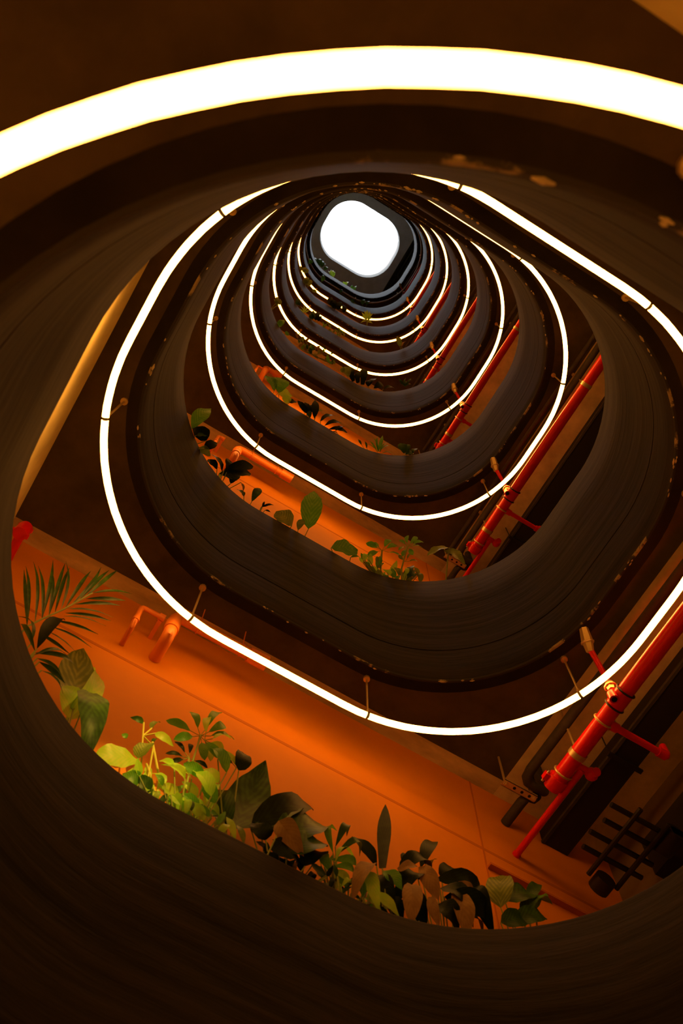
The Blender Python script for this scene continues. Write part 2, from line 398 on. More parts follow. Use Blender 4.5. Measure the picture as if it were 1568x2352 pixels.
# ------------------------------------------------------------------ pipes and ducts in the corridor, the same on every storey
def loop_pts(c, axis, r, n=16):
    c = Vector(c); a = Vector(axis).normalized(); u = a.orthogonal().normalized(); v = a.cross(u)
    return [c + (u * math.cos(2 * PI * i / n) + v * math.sin(2 * PI * i / n)) * r for i in range(n)]
def sprinkler(k):
    z = soff(k) - 0.46; x = 1.388; r = 0.0405; zs = soff(k)
    root = empty('sprinkler_pipe', (x, 0, z))
    tag(root, 'red capped fire sprinkler pipe, %s one counting up from the camera' % ORD[k - 1], 'pipe', 'red sprinkler pipes')
    mb = MB(); mb.tube([(x, YF + 0.02, z), (x, 0.91, z)], r, 20); mb.build('main_pipe', M_RED, root)
    mb = MB(); mb.tube([(x, 0.895, z), (x, 0.945, z)], r * 1.28, 20); mb.tube([(x, 0.945, z), (x, 0.963, z)], r * 1.05, 20)
    for s in (-1, 1):
        mb.box((x + s * 0.058 - 0.014, 0.902, z - 0.016), (x + s * 0.058 + 0.014, 0.938, z + 0.016))
        mb.tube([(x + s * 0.061, 0.89, z), (x + s * 0.061, 0.952, z)], 0.007, 8, 1)
    mb.build('end_cap', [M_RED, M_ZINC], root)
    xb = x + 0.060; zb = z - 0.014                                # thin drain line to the wall
    mb = MB(); mb.tube([(xb, 0.80, zb), (xb, YC - 0.001, zb)], 0.0175, 14); mb.tube([(xb, YC - 0.015, zb), (xb, YC - 0.001, zb)], 0.022, 14)
    mb.build('drain_branch', M_RED, root)
    mb = MB(); mb.tube([(x + .03, 0.80, z), (x + 0.11, 0.80, z)], 0.020, 14); mb.ball((x + 0.118, 0.80, z - 0.004), 0.034, 0, 12); mb.tube([(x + 0.118, 0.80, z), (x + 0.118, 0.765, z - 0.03)], 0.022, 12)
    mb.build('drain_valve', M_RED, root)
    y = 0.535
    mb = MB(); mb.tube([(x, y, z - .01), (x + 0.34, y, z - .01), (x + 0.36, y, z - .006), (x + 0.372, y, z + 0.02), (x + 0.372, y, z + 0.09)], 0.0175, 14)
    mb.tube([(x + 0.31, y, z - .01), (x + 0.355, y, z - .01)], 0.024, 14); mb.tube([(x + 0.03, y, z - .01), (x + 0.075, y, z - .01)], 0.024, 14)
    mb.build('branch_pipe', M_RED, root)
    # saddle tee with an open outlet, and the stub running towards the well
    y = 0.405
    mb = MB(); mb.tube([(x, y - .04, z), (x, y + .04, z)], r * 1.12, 20)
    mb.tube([(x - 0.047, y, z + 0.004), (x - 0.047, y, z - 0.052)], 0.022, 14)
    mb.tube([(x - 0.047, y, z - 0.054), (x - 0.047, y, z - 0.047)], 0.014, 14, 1)
    mb.tube([(x - 0.03, y, z), (x - 0.040, y - .01, z + 0.15), (x - 0.15, y - .07, z + 0.25)], 0.014, 12)
    mb.build('saddle_tee', [M_RED, M_HOLE], root)
    for yy in (y - .045, y + .045):
        mb = MB(); mb.tube(loop_pts((x, yy, z), (0, 1, 0), r * 1.16, 20), 0.005, 8, closed=True); mb.build('u_bolt', M_RACK, root)
    for yy in (0.54, 0.865):
        mb = MB(); mb.tube(loop_pts((x, yy, z), (0, 1, 0), r * 1.12, 20), 0.0055, 8, closed=True)
        mb.tube([(x + 0.046, yy - 0.03, z), (x + 0.046, yy + 0.03, z)], 0.009, 8)
        mb.build('u_bolt', M_BRASS, root)
    for yy in (0.745, -0.60):
        mb = MB(); lp = loop_pts((x, 0, z), (0, 1, 0), r * 1.10, 24)
        sweep(mb, [[(p.x, yy - .015, p.z) for p in lp], [(p.x, yy + .015, p.z) for p in lp]], False)
        mb.tube([(x, yy, z + r), (x, yy, zs)], 0.006, 8); mb.tube([(x, yy, zs - 0.01), (x, yy, zs)], 0.016, 8)
        mb.build('hanger', M_BRASS, root)
    # two masked sprinkler heads on the stub
    for (p, q, wd) in (((x - 0.036, y - .005, z + 0.045), (x - 0.040, y - .012, z + 0.10), 0.025), ((x - 0.145, y - .06, z + 0.235), (x - 0.20, y - .12, z + 0.33), 0.027)):
        mb = MB(); mb.tube([p, Vector(p).lerp(Vector(q), .5), q], wd, 6, rad=[wd * .7, wd * 1.05, wd * .8])
        mb.tube(loop_pts(Vector(p).lerp(Vector(q), .4), Vector(q) - Vector(p), wd * 1.1, 10), 0.005, 6, closed=True)
        mb.build('sprinkler_head', M_BRASS, root)
def services(k):
    z = soff(k); zc = z - 0.001; zz = z - 0.21
    t = empty('insulated_pipe', (1.375, 0, zz))
    tag(t, 'black foam lagged pipe beside the %s red sprinkler pipe counting up from the camera' % ORD[k - 1], 'pipe', 'black lagged pipes')
    mb = MB()
    mb.tube([(1.372, YF + 0.02, zz), (1.372, 1.04, zz), (1.380, 1.085, zz), (1.40, 1.105, zz), (1.44, 1.11, zz), (1.50, 1.11, zz), (1.50, 1.11, zc)], 0.027, 14); mb.build('lagging', M_FOAM, t)
    mb = MB(); mb.tube([(1.428, YC - 0.002, zz - 0.02), (1.428, 1.21, zz - 0.02), (1.445, 1.18, zz), (1.48, 1.17, zz), (1.50, 1.17, zz + .03), (1.50, 1.17, zc)], 0.027, 14); mb.build('lagging', M_FOAM, t)
    if k >= 3:
        mb = MB(); mb.tube([(1.31, YF + 0.02, zz + 0.05), (1.31, 1.1, zz + 0.05)], 0.020, 12); mb.build('lagging', M_FOAM, t)
    t = empty('strut_channel', (1.38, 1.16, z - 0.27))
    tag(t, 'perforated steel strut by the end of the %s red sprinkler pipe counting up' % ORD[k - 1], 'bracket', 'pipe struts')
    mb = MB(); y = 1.155; z1 = z - 0.245; x0, x1 = 1.275, 1.475
    mb.box((x0, y - 0.02, z1), (x1, y + 0.02, z1 + 0.003)); mb.box((x0, y - 0.02, z1), (x1, y - 0.017, z1 + 0.015)); mb.box((x0, y + 0.017, z1), (x1, y + 0.02, z1 + 0.015))
    for i in range(3):
        mb.tube([(x0 + 0.07 + i * 0.045, y, z1 - 0.001), (x0 + 0.07 + i * 0.045, y, z1 + 0.002)], 0.0085, 10, 1)
    mb.build('rail', [M_BRASS, M_HOLE], t, smooth=False)
    for xx in (x0 + 0.015, x1 - 0.015):
        mb = MB(); mb.tube([(xx, y, z1 - 0.015), (xx, y, zc if xx > XR else z)], 0.006, 8); mb.tube([(xx, y, z1 - 0.012), (xx, y, z1 - 0.002)], 0.012, 6); mb.build('threaded_rod', M_BRASS, t)
    t = empty('ventilation_duct', (1.79, 0, z - 0.2))
    tag(t, 'black box duct beside the %s red sprinkler pipe counting up from the camera' % ORD[k - 1], 'duct', 'black ventilation ducts')
    mb = MB(); mb.box((1.66, YF + 0.02, z - 0.225), (1.815, YC - 0.002, z - 0.13))
    mb.build('duct_body', M_DUCT, t, smooth=False)
    mb = MB(); mb.box((1.652, YF + 0.02, z - 0.231), (1.668, YC - 0.002, z - 0.213)); mb.build('edge_strip', M_FOAM, t, smooth=False)
    for yy in (-0.7, 0.75):
        mb = MB()
        for xx in (1.644, 1.83): mb.tube([(xx, yy, z - 0.235), (xx, yy, zc)], 0.004, 6)
        mb.box((1.635, yy - 0.012, z - 0.245), (1.84, yy + 0.012, z - 0.232)); mb.build('hanger', M_RACK, t)
for k in range(2, 9):
    sprinkler(k); services(k)
for k in (2, 3):
    z = soff(k)
    mb = MB(); mb.box((2.04, YF, z - 0.55), (XW, YC - .30, z - 0.30)); tag(mb.build('trim_1' if k == 2 else 'trim_2', M_DUCT, smooth=False), kind='structure')
zz = soff(2) - 0.60; t = empty('pipe_rack', (1.80, 0.95, zz))
tag(t, 'black steel rack of parallel bars on the corridor wall at lower right', 'rack')
for i, yy in enumerate((0.83, 0.915, 1.0, 1.085)):
    mb = MB(); mb.tube([(1.60 + 0.02 * (i % 2), yy, zz), (1.96, yy, zz)], 0.014, 8); mb.build('bar', M_RACK, t)
for xx in (1.72, 1.88):
    mb = MB(); mb.tube([(xx, 0.77, zz - 0.02), (xx, 1.19, zz - 0.02)], 0.013, 8); mb.build('cross_bar', M_RACK, t)
mb = MB(); mb.box((1.92, 0.79, zz - 0.03), (XW - .001, 0.89, zz + 0.03)); mb.tube([(1.95, 0.79, zz), (1.95, 0.91, zz)], 0.053, 12); mb.build('wall_bracket', M_RACK, t)
mb = MB(); mb.tube([(1.80, 1.16, zz - 0.03), (1.80, 1.23, zz - 0.03)], 0.053, 14); mb.build('end_roller', M_RACK, t)

# small spotlight under the second ceiling that lights the planting on the other side of the well
LP, LT = Vector((-0.55, -1.175, 5.98)), Vector((-0.50, 1.20, 4.68))
t = empty('spotlight', LP); tag(t, 'small black spotlight under the second ceiling aimed across the well at the lime plants', 'light')
d = (LT - LP).normalized()
mb = MB(); mb.tube([LP - d * 0.10, LP - d * 0.01], 0.028, 16, caps=True); mb.tube([LP - d * 0.06, (LP.x, LP.y - .01, soff(2))], 0.007, 8); mb.build('lamp_body', M_RACK, t)
ld = bpy.data.lights.new('spotlight_bulb', 'SPOT'); ld.energy = 340; ld.color = (1.0, 0.56, 0.08); ld.spot_size = math.radians(15); ld.spot_blend = 0.8; ld.shadow_soft_size = 0.012
lo = bpy.data.objects.new('spotlight_bulb', ld); COL.objects.link(lo); lo.parent = t; lo.location = d * 0.01
lo.rotation_euler = d.to_track_quat('-Z', 'Y').to_euler()

# ------------------------------------------------------------------ orange drain pipes on the back wall
def drain(k, xe, zd, xend, drop, y=1.215):
    z = soff(k) - zd; t = empty('drain_pipe', (xe, y, z))
    mb = MB(); r = 0.030
    mb.tube([(xe, YW - .002, z - drop - .02), (xe, y + .035, z - drop - .02), (xe, y + .010, z - drop - .008), (xe, y, z - drop + .02), (xe, y, z - 0.045), (xe + 0.012, y, z - 0.014), (xe + 0.045, y, z), (xend, y, z)], r, 16)
    mb.build('pipe', M_ORP, t)
    mb = MB(); mb.tube([(xe, y, z - drop + .03), (xe, y, z - drop + 0.08)], r * 1.2, 16); mb.build('socket', M_ORP, t)
    mb = MB(); mb.tube([(xe, y, z - 0.14), (xe, y, z - 0.09)], r * 1.18, 16); mb.build('socket', M_ORP, t)
    mb = MB(); mb.tube([(xend - 0.10, y, z), (xend + 0.0, y, z)], r * 1.3, 16); mb.build('coupling', M_ORP, t)
    for xx in (xe + 0.12, xend - 0.14):
        mb = MB(); mb.tube(loop_pts((xx, y, z), (1, 0, 0), r * 1.08, 16), 0.004, 6, closed=True); mb.tube([(xx, y, z + r), (xx, y, soff(k))], 0.003, 6); mb.build('clip', M_ORP, t, smooth=False)
    return t
tag(drain(2, -0.555, 0.215, -0.06, 0.20), 'big orange waste pipe elbow under the lowest tan ceiling strip', 'pipe', 'orange drain pipes')
tag(drain(3, -0.615, 0.33, -0.13, 0.23), 'orange waste pipe elbow with a long run, second one up', 'pipe', 'orange drain pipes')
tag(drain(4, -0.70, 0.10, -0.50, 0.16), 'orange pipe run behind the broad leaves of the third bed up', 'pipe', 'orange drain pipes')
def conduit(k, x, z0, z1, x2, lab):
    y = 1.235; t = empty('conduit', (x, y, z0)); mb = MB()
    mb.tube([(x, YW - .002, z0 - .01), (x, y + .02, z0 - .01), (x, y, z0 + .01), (x, y, z1 - 0.02), (x + 0.006, y, z1 - 0.006), (x + 0.02, y, z1), (x2, y, z1)], 0.013, 12)
    mb.build('pipe', M_ORP, t); mb = MB(); mb.tube([(x2 - 0.03, y, z1), (x2, y, z1)], 0.019, 12); mb.build('socket', M_ORP, t)
    mb = MB(); mb.tube([(x, y, z0 + .02), (x, y, z0 + 0.05)], 0.017, 12); mb.build('socket', M_ORP, t)
    mb = MB(); mb.box((x2 - 0.025, y, z1 - 0.012), (x2 - 0.005, YW, z1 + 0.012)); mb.build('clip', M_ORP, t)
    tag(t, lab, 'pipe', 'thin orange conduits')
conduit(2, -0.72, soff(2) - 0.45, soff(2) - 0.27, -0.60, 'thin bent orange pipe left of the big orange elbow, lowest one')
conduit(3, -0.795, soff(3) - 0.44, soff(3) - 0.24, -0.74, 'thin orange pipe left of the orange elbow, second one up')
conduit(4, -0.79, soff(4) - 0.5, soff(4) - 0.14, -0.66, 'thin orange pipe above the broad green leaves, third one up')
# red capped pipe end in the left corner
p = on_y(52, 1219, 1.20); t = empty('capped_pipe', p); tag(t, 'red capped pipe end with bolted coupling in the left corner above the palm', 'pipe')
mb = MB(); mb.tube([p + Vector((0, 0, -0.045)), p + Vector((0, 0, -0.02)), p + Vector((0, 0, 0.045)), p + Vector((0, 0, 0.06))], 0.04, 18, rad=[0.034, 0.037, 0.034, 0.02])
for s in (-1, 1): mb.box((p.x + s * 0.034 - 0.008, p.y - 0.008, p.z - 0.05), (p.x + s * 0.034 + 0.008, p.y + 0.008, p.z - 0.025)); mb.box((p.x + s * 0.03 - 0.007, p.y - 0.007, p.z + 0.03), (p.x + s * 0.03 + 0.007, p.y + 0.007, p.z + 0.055))
mb.build('cap', M_RED, t)
mb = MB(); mb.tube([p, (p.x, YW - 0.001, p.z)], 0.022, 14); mb.build('stub', M_RED, t)

# ------------------------------------------------------------------ plants in the beds behind the parapets
SHAPES = {
    'ovate': lambda t: (math.sin(PI * min(1, t ** 0.72)) ** 0.85) if 0 < t < 1 else 0.0,
    'lance': lambda t: (math.sin(PI * t ** 0.85) ** 1.15) if 0 < t < 1 else 0.0,
    'paddle': lambda t: (math.sin(PI * t ** 1.25) ** 0.65) if 0 < t < 1 else 0.0,
    'heart': lambda t: (0.62 + 0.75 * t) if t < 0.22 and t > 0 else (max(0.0, math.cos((t - 0.22) / 0.78 * PI / 2)) ** 0.75 * 0.80 if t >= .22 else 0.35),
    'strap': lambda t: min(1, 0.45 + t * 1.2) if t < .55 else max(0.0, math.cos((t - .55) / .45 * PI / 2)) ** 0.8,
    'wavy': lambda t: ((math.sin(PI * min(1, t ** 0.8)) ** 0.8) * (1 + 0.14 * math.sin(t * 31))) if 0 < t < 1 else 0.0,
}
def leaf(mb, base, tip, width, shape='ovate', fold=0.18, bend=0.12, twist=0.0, mi=0, rnd=random, ns=11):
    base, tip = Vector(base), Vector(tip); d = tip - base; L = d.length
    if L < 1e-5: return
    d.normalize(); view = (CAM - base); view = Vector((view.x, view.y, view.z * 0.12)).normalized()
    n = (view - d * view.dot(d)).normalized(); n = Matrix.Rotation(twist, 3, d) @ n
    s = d.cross(n).normalized(); f = SHAPES[shape]; vs, uv, fs = [], [], []
    cols = (-1.0, -0.55, 0.0, 0.55, 1.0)
    for i in range(ns):
        t = i / (ns - 1); hw = width * 0.5 * f(t) + 0.0006
        c = base + d * (L * t) + n * (bend * L * math.sin(PI * t) - bend * L * 0.9 * t * t)
        for q in cols:
            wob = 0.035 * width * math.sin(t * 17 + q * 3)
            vs.append(c + s * (hw * q) + n * (abs(q) * hw * fold + wob * abs(q)))
            uv.append((0.5 + 0.5 * q, t))
    for i in range(ns - 1):
        for j in range(4):
            a = i * 5 + j; fs.append((a, a + 1, a + 6, a + 5))
    mb.add(vs, fs, mi, uv)
PLANTS = 0
class Plant:
    """One plant: leaves given by the place of their base and tip, all rooted in the bed."""
    def __init__(s, name, label, k, u, v, y=1.205, group=None):
        s.k = k; s.y = y; s.pl = None
        if k == 1: p = on_y(u, v, y)
        else:                                                     # seen steeply: the blades lean out over the rim
            e = on_z(u, v, rimz(k) + 0.01); p = Vector((min(1.10, max(XL + .16, e.x * 1.06)), min(1.22, max(e.y * 1.09, .70)), 0)); y = p.y
            vw = (CAM - e).normalized(); hz = Vector((0, -1, 0)); s.pl = (e, (vw * 0.75 + hz).normalized())
        s.o = Vector((p.x, y, rimz(k) - 0.121)); s.root = empty(name, s.o); tag(s.root, label, 'plant', group)
        s.parts = {}; s.stem = MB(); s.rnd = random.Random(int(u * 7 + v)); s.stem_mat = M_STEM
    def P(s, u, v, dy=0.0):
        if s.pl:
            d = ray(u, v); e, n = s.pl; q = CAM + d * ((e - CAM).dot(n) / d.dot(n)) - n * dy * -.5
            return Vector((q.x, min(q.y, YW - .03), q.z))
        q = on_y(u, v, min(s.y + dy, YW - .02)); return q
    def lf(s, bu, bv, tu, tv, wpx, m, shape='ovate', dy=0.0, tdy=0.0, petiole=True, part='foliage', **kw):
        b, t = s.P(bu, bv, dy), s.P(tu, tv, dy + tdy)
        kw.setdefault('twist', s.rnd.uniform(-.5, .5))
        leaf(s.parts.setdefault((part, m.name), (MB(), m))[0], b, t, px_size(b, wpx), shape, rnd=s.rnd, **kw)
        if petiole: s.petiole(b)
    def petiole(s, b, r=0.0028):
        o = s.o + Vector((s.rnd.uniform(-.015, .015), 0, 0)); m = Vector((o.x * .4 + b.x * .6, o.y * .3 + b.y * .7, o.z * .45 + b.z * .55))
        s.stem.tube([o, m, b], r, 6)
    def branch(s, pts, rpx, dys=None):
        q = [s.P(u, v, (dys[i] if dys else 0)) for i, (u, v) in enumerate(pts)]
        s.stem.tube([s.o] + q if pts[0][1] > 0 else q, max(0.0015, px_size(q[0], rpx)), 7)
        return q
    def done(s):
        for (part, _), (mb, m) in s.parts.items(): mb.build(part, m, s.root, fix=False)
        if s.stem.f: s.stem.build('stem', s.stem_mat, s.root)
def whorl(pl, cu, cv, tips, wpx, m, shape='paddle', gap=0.30, dy=0.0, **kw):
    c = pl.P(cu, cv, dy)
    for tu, tv in tips:
        bu, bv = cu + (tu - cu) * gap, cv + (tv - cv) * gap
        dd = pl.rnd.uniform(-.02, .02)
        pl.lf(bu, bv, tu, tv, wpx, m, shape, dy + dd, petiole=False, **kw)
        pl.stem.tube([c, pl.P(bu, bv, dy + dd)], 0.0016, 5)
def bush(pl, pts, mats, spx, shape='ovate', w=0.5, dmin=-0.06, dmax=0.04, ang=(-60, 60)):
    """Loose clump: one leaf at each point, leaning up and away from the root."""
    for (u, v) in pts:
        a = math.radians(pl.rnd.uniform(*ang)); l = spx * pl.rnd.uniform(.7, 1.3)
        du, dv = math.sin(a) * l, -math.cos(a) * l; dy = pl.rnd.uniform(dmin, dmax)
        pl.lf(u - du / 2, v - dv / 2, u + du / 2, v + dv / 2, l * w, pl.rnd.choice(mats), shape, dy, pl.rnd.uniform(-.03, .03), fold=pl.rnd.uniform(.05, .4), bend=pl.rnd.uniform(-.1, .25))
def scatter(rnd, poly_line, n, h0, h1):
    """n points spread along a polyline and lifted above it by h0..h1 pixels."""
    out = []
    for i in range(n):
        t = (i + rnd.random()) / n * (len(poly_line) - 1); j = min(int(t), len(poly_line) - 2); f = t - j
        out.append((poly_line[j][0] + (poly_line[j + 1][0] - poly_line[j][0]) * f, poly_line[j][1] + (poly_line[j + 1][1] - poly_line[j][1]) * f - rnd.uniform(h0, h1)))
    return out

# --- lowest bed (behind the parapet nearest the camera), left to right
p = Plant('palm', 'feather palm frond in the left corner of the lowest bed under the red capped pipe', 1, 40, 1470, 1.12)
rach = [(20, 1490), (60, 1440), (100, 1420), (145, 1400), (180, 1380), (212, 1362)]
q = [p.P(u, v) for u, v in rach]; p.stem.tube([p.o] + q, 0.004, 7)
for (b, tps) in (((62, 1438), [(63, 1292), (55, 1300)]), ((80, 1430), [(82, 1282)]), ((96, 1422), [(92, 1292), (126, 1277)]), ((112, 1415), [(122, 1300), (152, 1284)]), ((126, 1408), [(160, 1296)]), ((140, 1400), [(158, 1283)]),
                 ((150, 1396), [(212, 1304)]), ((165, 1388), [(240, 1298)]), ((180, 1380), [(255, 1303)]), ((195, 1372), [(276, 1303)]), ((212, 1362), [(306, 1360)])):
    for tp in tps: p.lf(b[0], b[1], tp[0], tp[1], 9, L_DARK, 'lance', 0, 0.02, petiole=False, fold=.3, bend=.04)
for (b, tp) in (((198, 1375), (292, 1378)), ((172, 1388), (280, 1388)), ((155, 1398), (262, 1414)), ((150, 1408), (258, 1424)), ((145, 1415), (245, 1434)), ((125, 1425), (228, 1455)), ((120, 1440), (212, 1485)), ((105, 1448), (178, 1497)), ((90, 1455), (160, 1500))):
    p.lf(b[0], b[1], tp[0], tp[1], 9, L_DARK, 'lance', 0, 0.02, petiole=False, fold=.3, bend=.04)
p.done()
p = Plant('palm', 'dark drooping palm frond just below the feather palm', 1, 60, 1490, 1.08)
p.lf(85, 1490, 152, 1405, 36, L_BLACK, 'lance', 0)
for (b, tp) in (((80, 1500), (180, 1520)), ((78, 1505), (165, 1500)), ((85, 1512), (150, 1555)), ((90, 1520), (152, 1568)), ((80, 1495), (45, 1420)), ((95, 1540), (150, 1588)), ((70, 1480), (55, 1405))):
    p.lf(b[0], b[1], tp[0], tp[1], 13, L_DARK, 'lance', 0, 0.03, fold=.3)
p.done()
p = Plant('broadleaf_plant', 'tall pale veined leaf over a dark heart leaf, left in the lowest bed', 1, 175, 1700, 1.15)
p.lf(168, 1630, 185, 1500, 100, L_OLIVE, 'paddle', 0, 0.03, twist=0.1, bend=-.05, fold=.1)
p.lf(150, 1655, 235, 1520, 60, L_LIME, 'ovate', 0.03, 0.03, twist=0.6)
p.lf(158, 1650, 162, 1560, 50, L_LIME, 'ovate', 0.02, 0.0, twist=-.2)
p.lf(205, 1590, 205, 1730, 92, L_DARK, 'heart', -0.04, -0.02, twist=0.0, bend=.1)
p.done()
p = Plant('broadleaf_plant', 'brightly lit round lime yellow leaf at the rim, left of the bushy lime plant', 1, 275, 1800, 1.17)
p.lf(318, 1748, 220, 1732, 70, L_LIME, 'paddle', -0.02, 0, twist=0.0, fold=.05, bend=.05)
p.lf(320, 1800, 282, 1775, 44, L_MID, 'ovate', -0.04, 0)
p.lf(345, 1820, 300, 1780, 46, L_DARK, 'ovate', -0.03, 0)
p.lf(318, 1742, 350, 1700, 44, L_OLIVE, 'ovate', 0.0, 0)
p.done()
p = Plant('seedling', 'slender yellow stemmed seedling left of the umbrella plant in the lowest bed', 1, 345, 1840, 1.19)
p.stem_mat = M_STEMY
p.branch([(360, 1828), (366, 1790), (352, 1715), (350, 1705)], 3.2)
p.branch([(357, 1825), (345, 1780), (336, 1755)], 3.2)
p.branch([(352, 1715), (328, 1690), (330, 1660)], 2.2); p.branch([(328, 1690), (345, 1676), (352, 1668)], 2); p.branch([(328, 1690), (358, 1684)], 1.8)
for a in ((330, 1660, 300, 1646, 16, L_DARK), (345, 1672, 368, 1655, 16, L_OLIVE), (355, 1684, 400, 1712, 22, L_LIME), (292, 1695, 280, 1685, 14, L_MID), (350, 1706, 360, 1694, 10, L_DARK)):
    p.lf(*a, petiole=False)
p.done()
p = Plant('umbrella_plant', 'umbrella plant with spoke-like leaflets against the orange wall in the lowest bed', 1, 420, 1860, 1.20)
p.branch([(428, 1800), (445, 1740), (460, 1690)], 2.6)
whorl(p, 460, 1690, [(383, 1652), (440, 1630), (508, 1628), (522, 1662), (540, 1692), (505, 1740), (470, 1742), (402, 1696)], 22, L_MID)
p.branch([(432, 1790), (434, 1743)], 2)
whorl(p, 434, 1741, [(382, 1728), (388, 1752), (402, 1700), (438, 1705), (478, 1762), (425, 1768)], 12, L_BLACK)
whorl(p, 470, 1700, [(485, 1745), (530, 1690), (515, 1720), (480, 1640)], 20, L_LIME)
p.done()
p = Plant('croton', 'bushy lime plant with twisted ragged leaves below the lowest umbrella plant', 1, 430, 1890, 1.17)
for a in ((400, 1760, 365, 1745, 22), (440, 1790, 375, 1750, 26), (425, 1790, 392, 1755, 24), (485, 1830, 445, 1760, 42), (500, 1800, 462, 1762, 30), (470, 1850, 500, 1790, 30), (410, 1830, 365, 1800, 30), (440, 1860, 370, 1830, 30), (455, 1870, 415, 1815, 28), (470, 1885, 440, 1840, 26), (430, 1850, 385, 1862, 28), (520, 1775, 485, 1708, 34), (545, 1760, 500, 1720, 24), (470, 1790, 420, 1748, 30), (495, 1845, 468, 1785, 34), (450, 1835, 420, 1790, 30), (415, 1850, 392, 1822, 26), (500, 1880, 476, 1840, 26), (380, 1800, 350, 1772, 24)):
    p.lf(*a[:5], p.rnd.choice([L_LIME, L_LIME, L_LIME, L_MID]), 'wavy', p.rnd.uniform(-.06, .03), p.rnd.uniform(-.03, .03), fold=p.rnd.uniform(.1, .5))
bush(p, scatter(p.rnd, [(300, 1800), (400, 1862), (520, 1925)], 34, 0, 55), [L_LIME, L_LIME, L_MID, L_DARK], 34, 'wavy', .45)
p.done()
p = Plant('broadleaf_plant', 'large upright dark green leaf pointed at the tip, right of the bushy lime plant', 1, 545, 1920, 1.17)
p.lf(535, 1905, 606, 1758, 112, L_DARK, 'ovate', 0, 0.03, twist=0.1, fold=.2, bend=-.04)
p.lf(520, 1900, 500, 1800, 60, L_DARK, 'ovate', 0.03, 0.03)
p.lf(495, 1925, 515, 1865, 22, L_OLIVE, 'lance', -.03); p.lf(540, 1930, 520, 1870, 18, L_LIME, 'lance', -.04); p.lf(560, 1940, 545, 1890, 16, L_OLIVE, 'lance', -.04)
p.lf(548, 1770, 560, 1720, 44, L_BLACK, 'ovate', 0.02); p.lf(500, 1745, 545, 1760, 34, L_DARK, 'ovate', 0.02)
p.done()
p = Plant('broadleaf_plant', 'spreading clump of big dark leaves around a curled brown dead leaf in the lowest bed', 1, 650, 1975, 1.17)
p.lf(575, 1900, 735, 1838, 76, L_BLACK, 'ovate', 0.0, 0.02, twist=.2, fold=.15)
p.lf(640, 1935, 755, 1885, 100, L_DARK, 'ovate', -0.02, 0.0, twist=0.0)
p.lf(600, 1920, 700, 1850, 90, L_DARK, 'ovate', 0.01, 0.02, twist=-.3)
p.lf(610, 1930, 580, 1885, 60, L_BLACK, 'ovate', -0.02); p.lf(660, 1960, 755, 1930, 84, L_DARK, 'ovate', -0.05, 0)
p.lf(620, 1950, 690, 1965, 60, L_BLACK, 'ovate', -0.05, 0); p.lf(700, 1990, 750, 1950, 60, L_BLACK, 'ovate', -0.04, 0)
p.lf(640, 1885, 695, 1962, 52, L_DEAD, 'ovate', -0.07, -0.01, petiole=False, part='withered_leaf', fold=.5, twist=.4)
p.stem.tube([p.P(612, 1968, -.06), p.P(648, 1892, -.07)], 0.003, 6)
bush(p, scatter(p.rnd, [(600, 1958), (760, 2040)], 16, -6, 40), [L_BLACK, L_DARK], 40, 'ovate', .5)
p.done()
p = Plant('lily_plant', 'small arching strap leaves left of the tall upright pointed blade in the lowest bed', 1, 790, 2040, 1.18)
for a in ((765, 1960, 762, 1885, 18), (770, 1945, 804, 1893, 20), (770, 1965, 840, 1940, 18), (760, 1975, 832, 1990, 22), (765, 1990, 825, 2010, 20), (760, 2000, 812, 2030, 18), (770, 1980, 815, 1955, 16), (755, 2000, 742, 1955, 24), (800, 2040, 760, 2010, 20), (790, 2050, 830, 2035, 20)):
    p.lf(*a, p.rnd.choice([L_MID, L_DARK, L_MID, L_LIME]), 'lance', p.rnd.uniform(-.06, .0), 0, bend=.3)
bush(p, scatter(p.rnd, [(740, 2022), (850, 2070)], 18, -4, 50), [L_MID, L_DARK, L_LIME, L_BLACK], 30, 'lance', .35)
p.done()
p = Plant('sword_plant', 'dark plant with a tall upright pointed blade against the orange wall in the lowest bed', 1, 880, 2075, 1.18)
p.lf(878, 1995, 885, 1848, 34, L_BLACK, 'strap', 0, .02, twist=0, fold=.15, bend=0)
p.lf(865, 1990, 810, 1915, 34, L_BLACK, 'lance', 0, .0, twist=0.2)
p.lf(870, 2010, 905, 2070, 40, L_BLACK, 'ovate', -.03, -.02); p.lf(880, 2000, 925, 2040, 40, L_MID, 'lance', -.05, -.02)
p.lf(845, 2000, 870, 2090, 34, L_LIME, 'lance', -.05, -.03); p.lf(855, 2050, 920, 2102, 30, L_LIME, 'lance', -.06, -.01); p.lf(830, 2060, 850, 2000, 26, L_MID, 'lance', -.05)
p.lf(862, 1985, 805, 2060, 40, L_DEAD, 'lance', -.04, -.03, part='withered_leaf', fold=.4, petiole=False)
bush(p, scatter(p.rnd, [(830, 2072), (920, 2108)], 12, -6, 40), [L_LIME, L_MID, L_BLACK], 34, 'lance', .4)
p.done()
p = Plant('dracaena', 'dark arching plant with several limp brownish leaves hanging over the rim in the lowest bed', 1, 1010, 2120, 1.18)
p.lf(965, 1995, 1003, 1920, 36, L_BLACK, 'lance', 0, .02, twist=.1); p.lf(930, 1985, 940, 1960, 34, L_BLACK, 'ovate', 0)
p.lf(985, 2010, 1000, 1965, 14, L_OLIVE, 'lance', 0); p.lf(1015, 2020, 1040, 1985, 44, L_BLACK, 'ovate', 0)
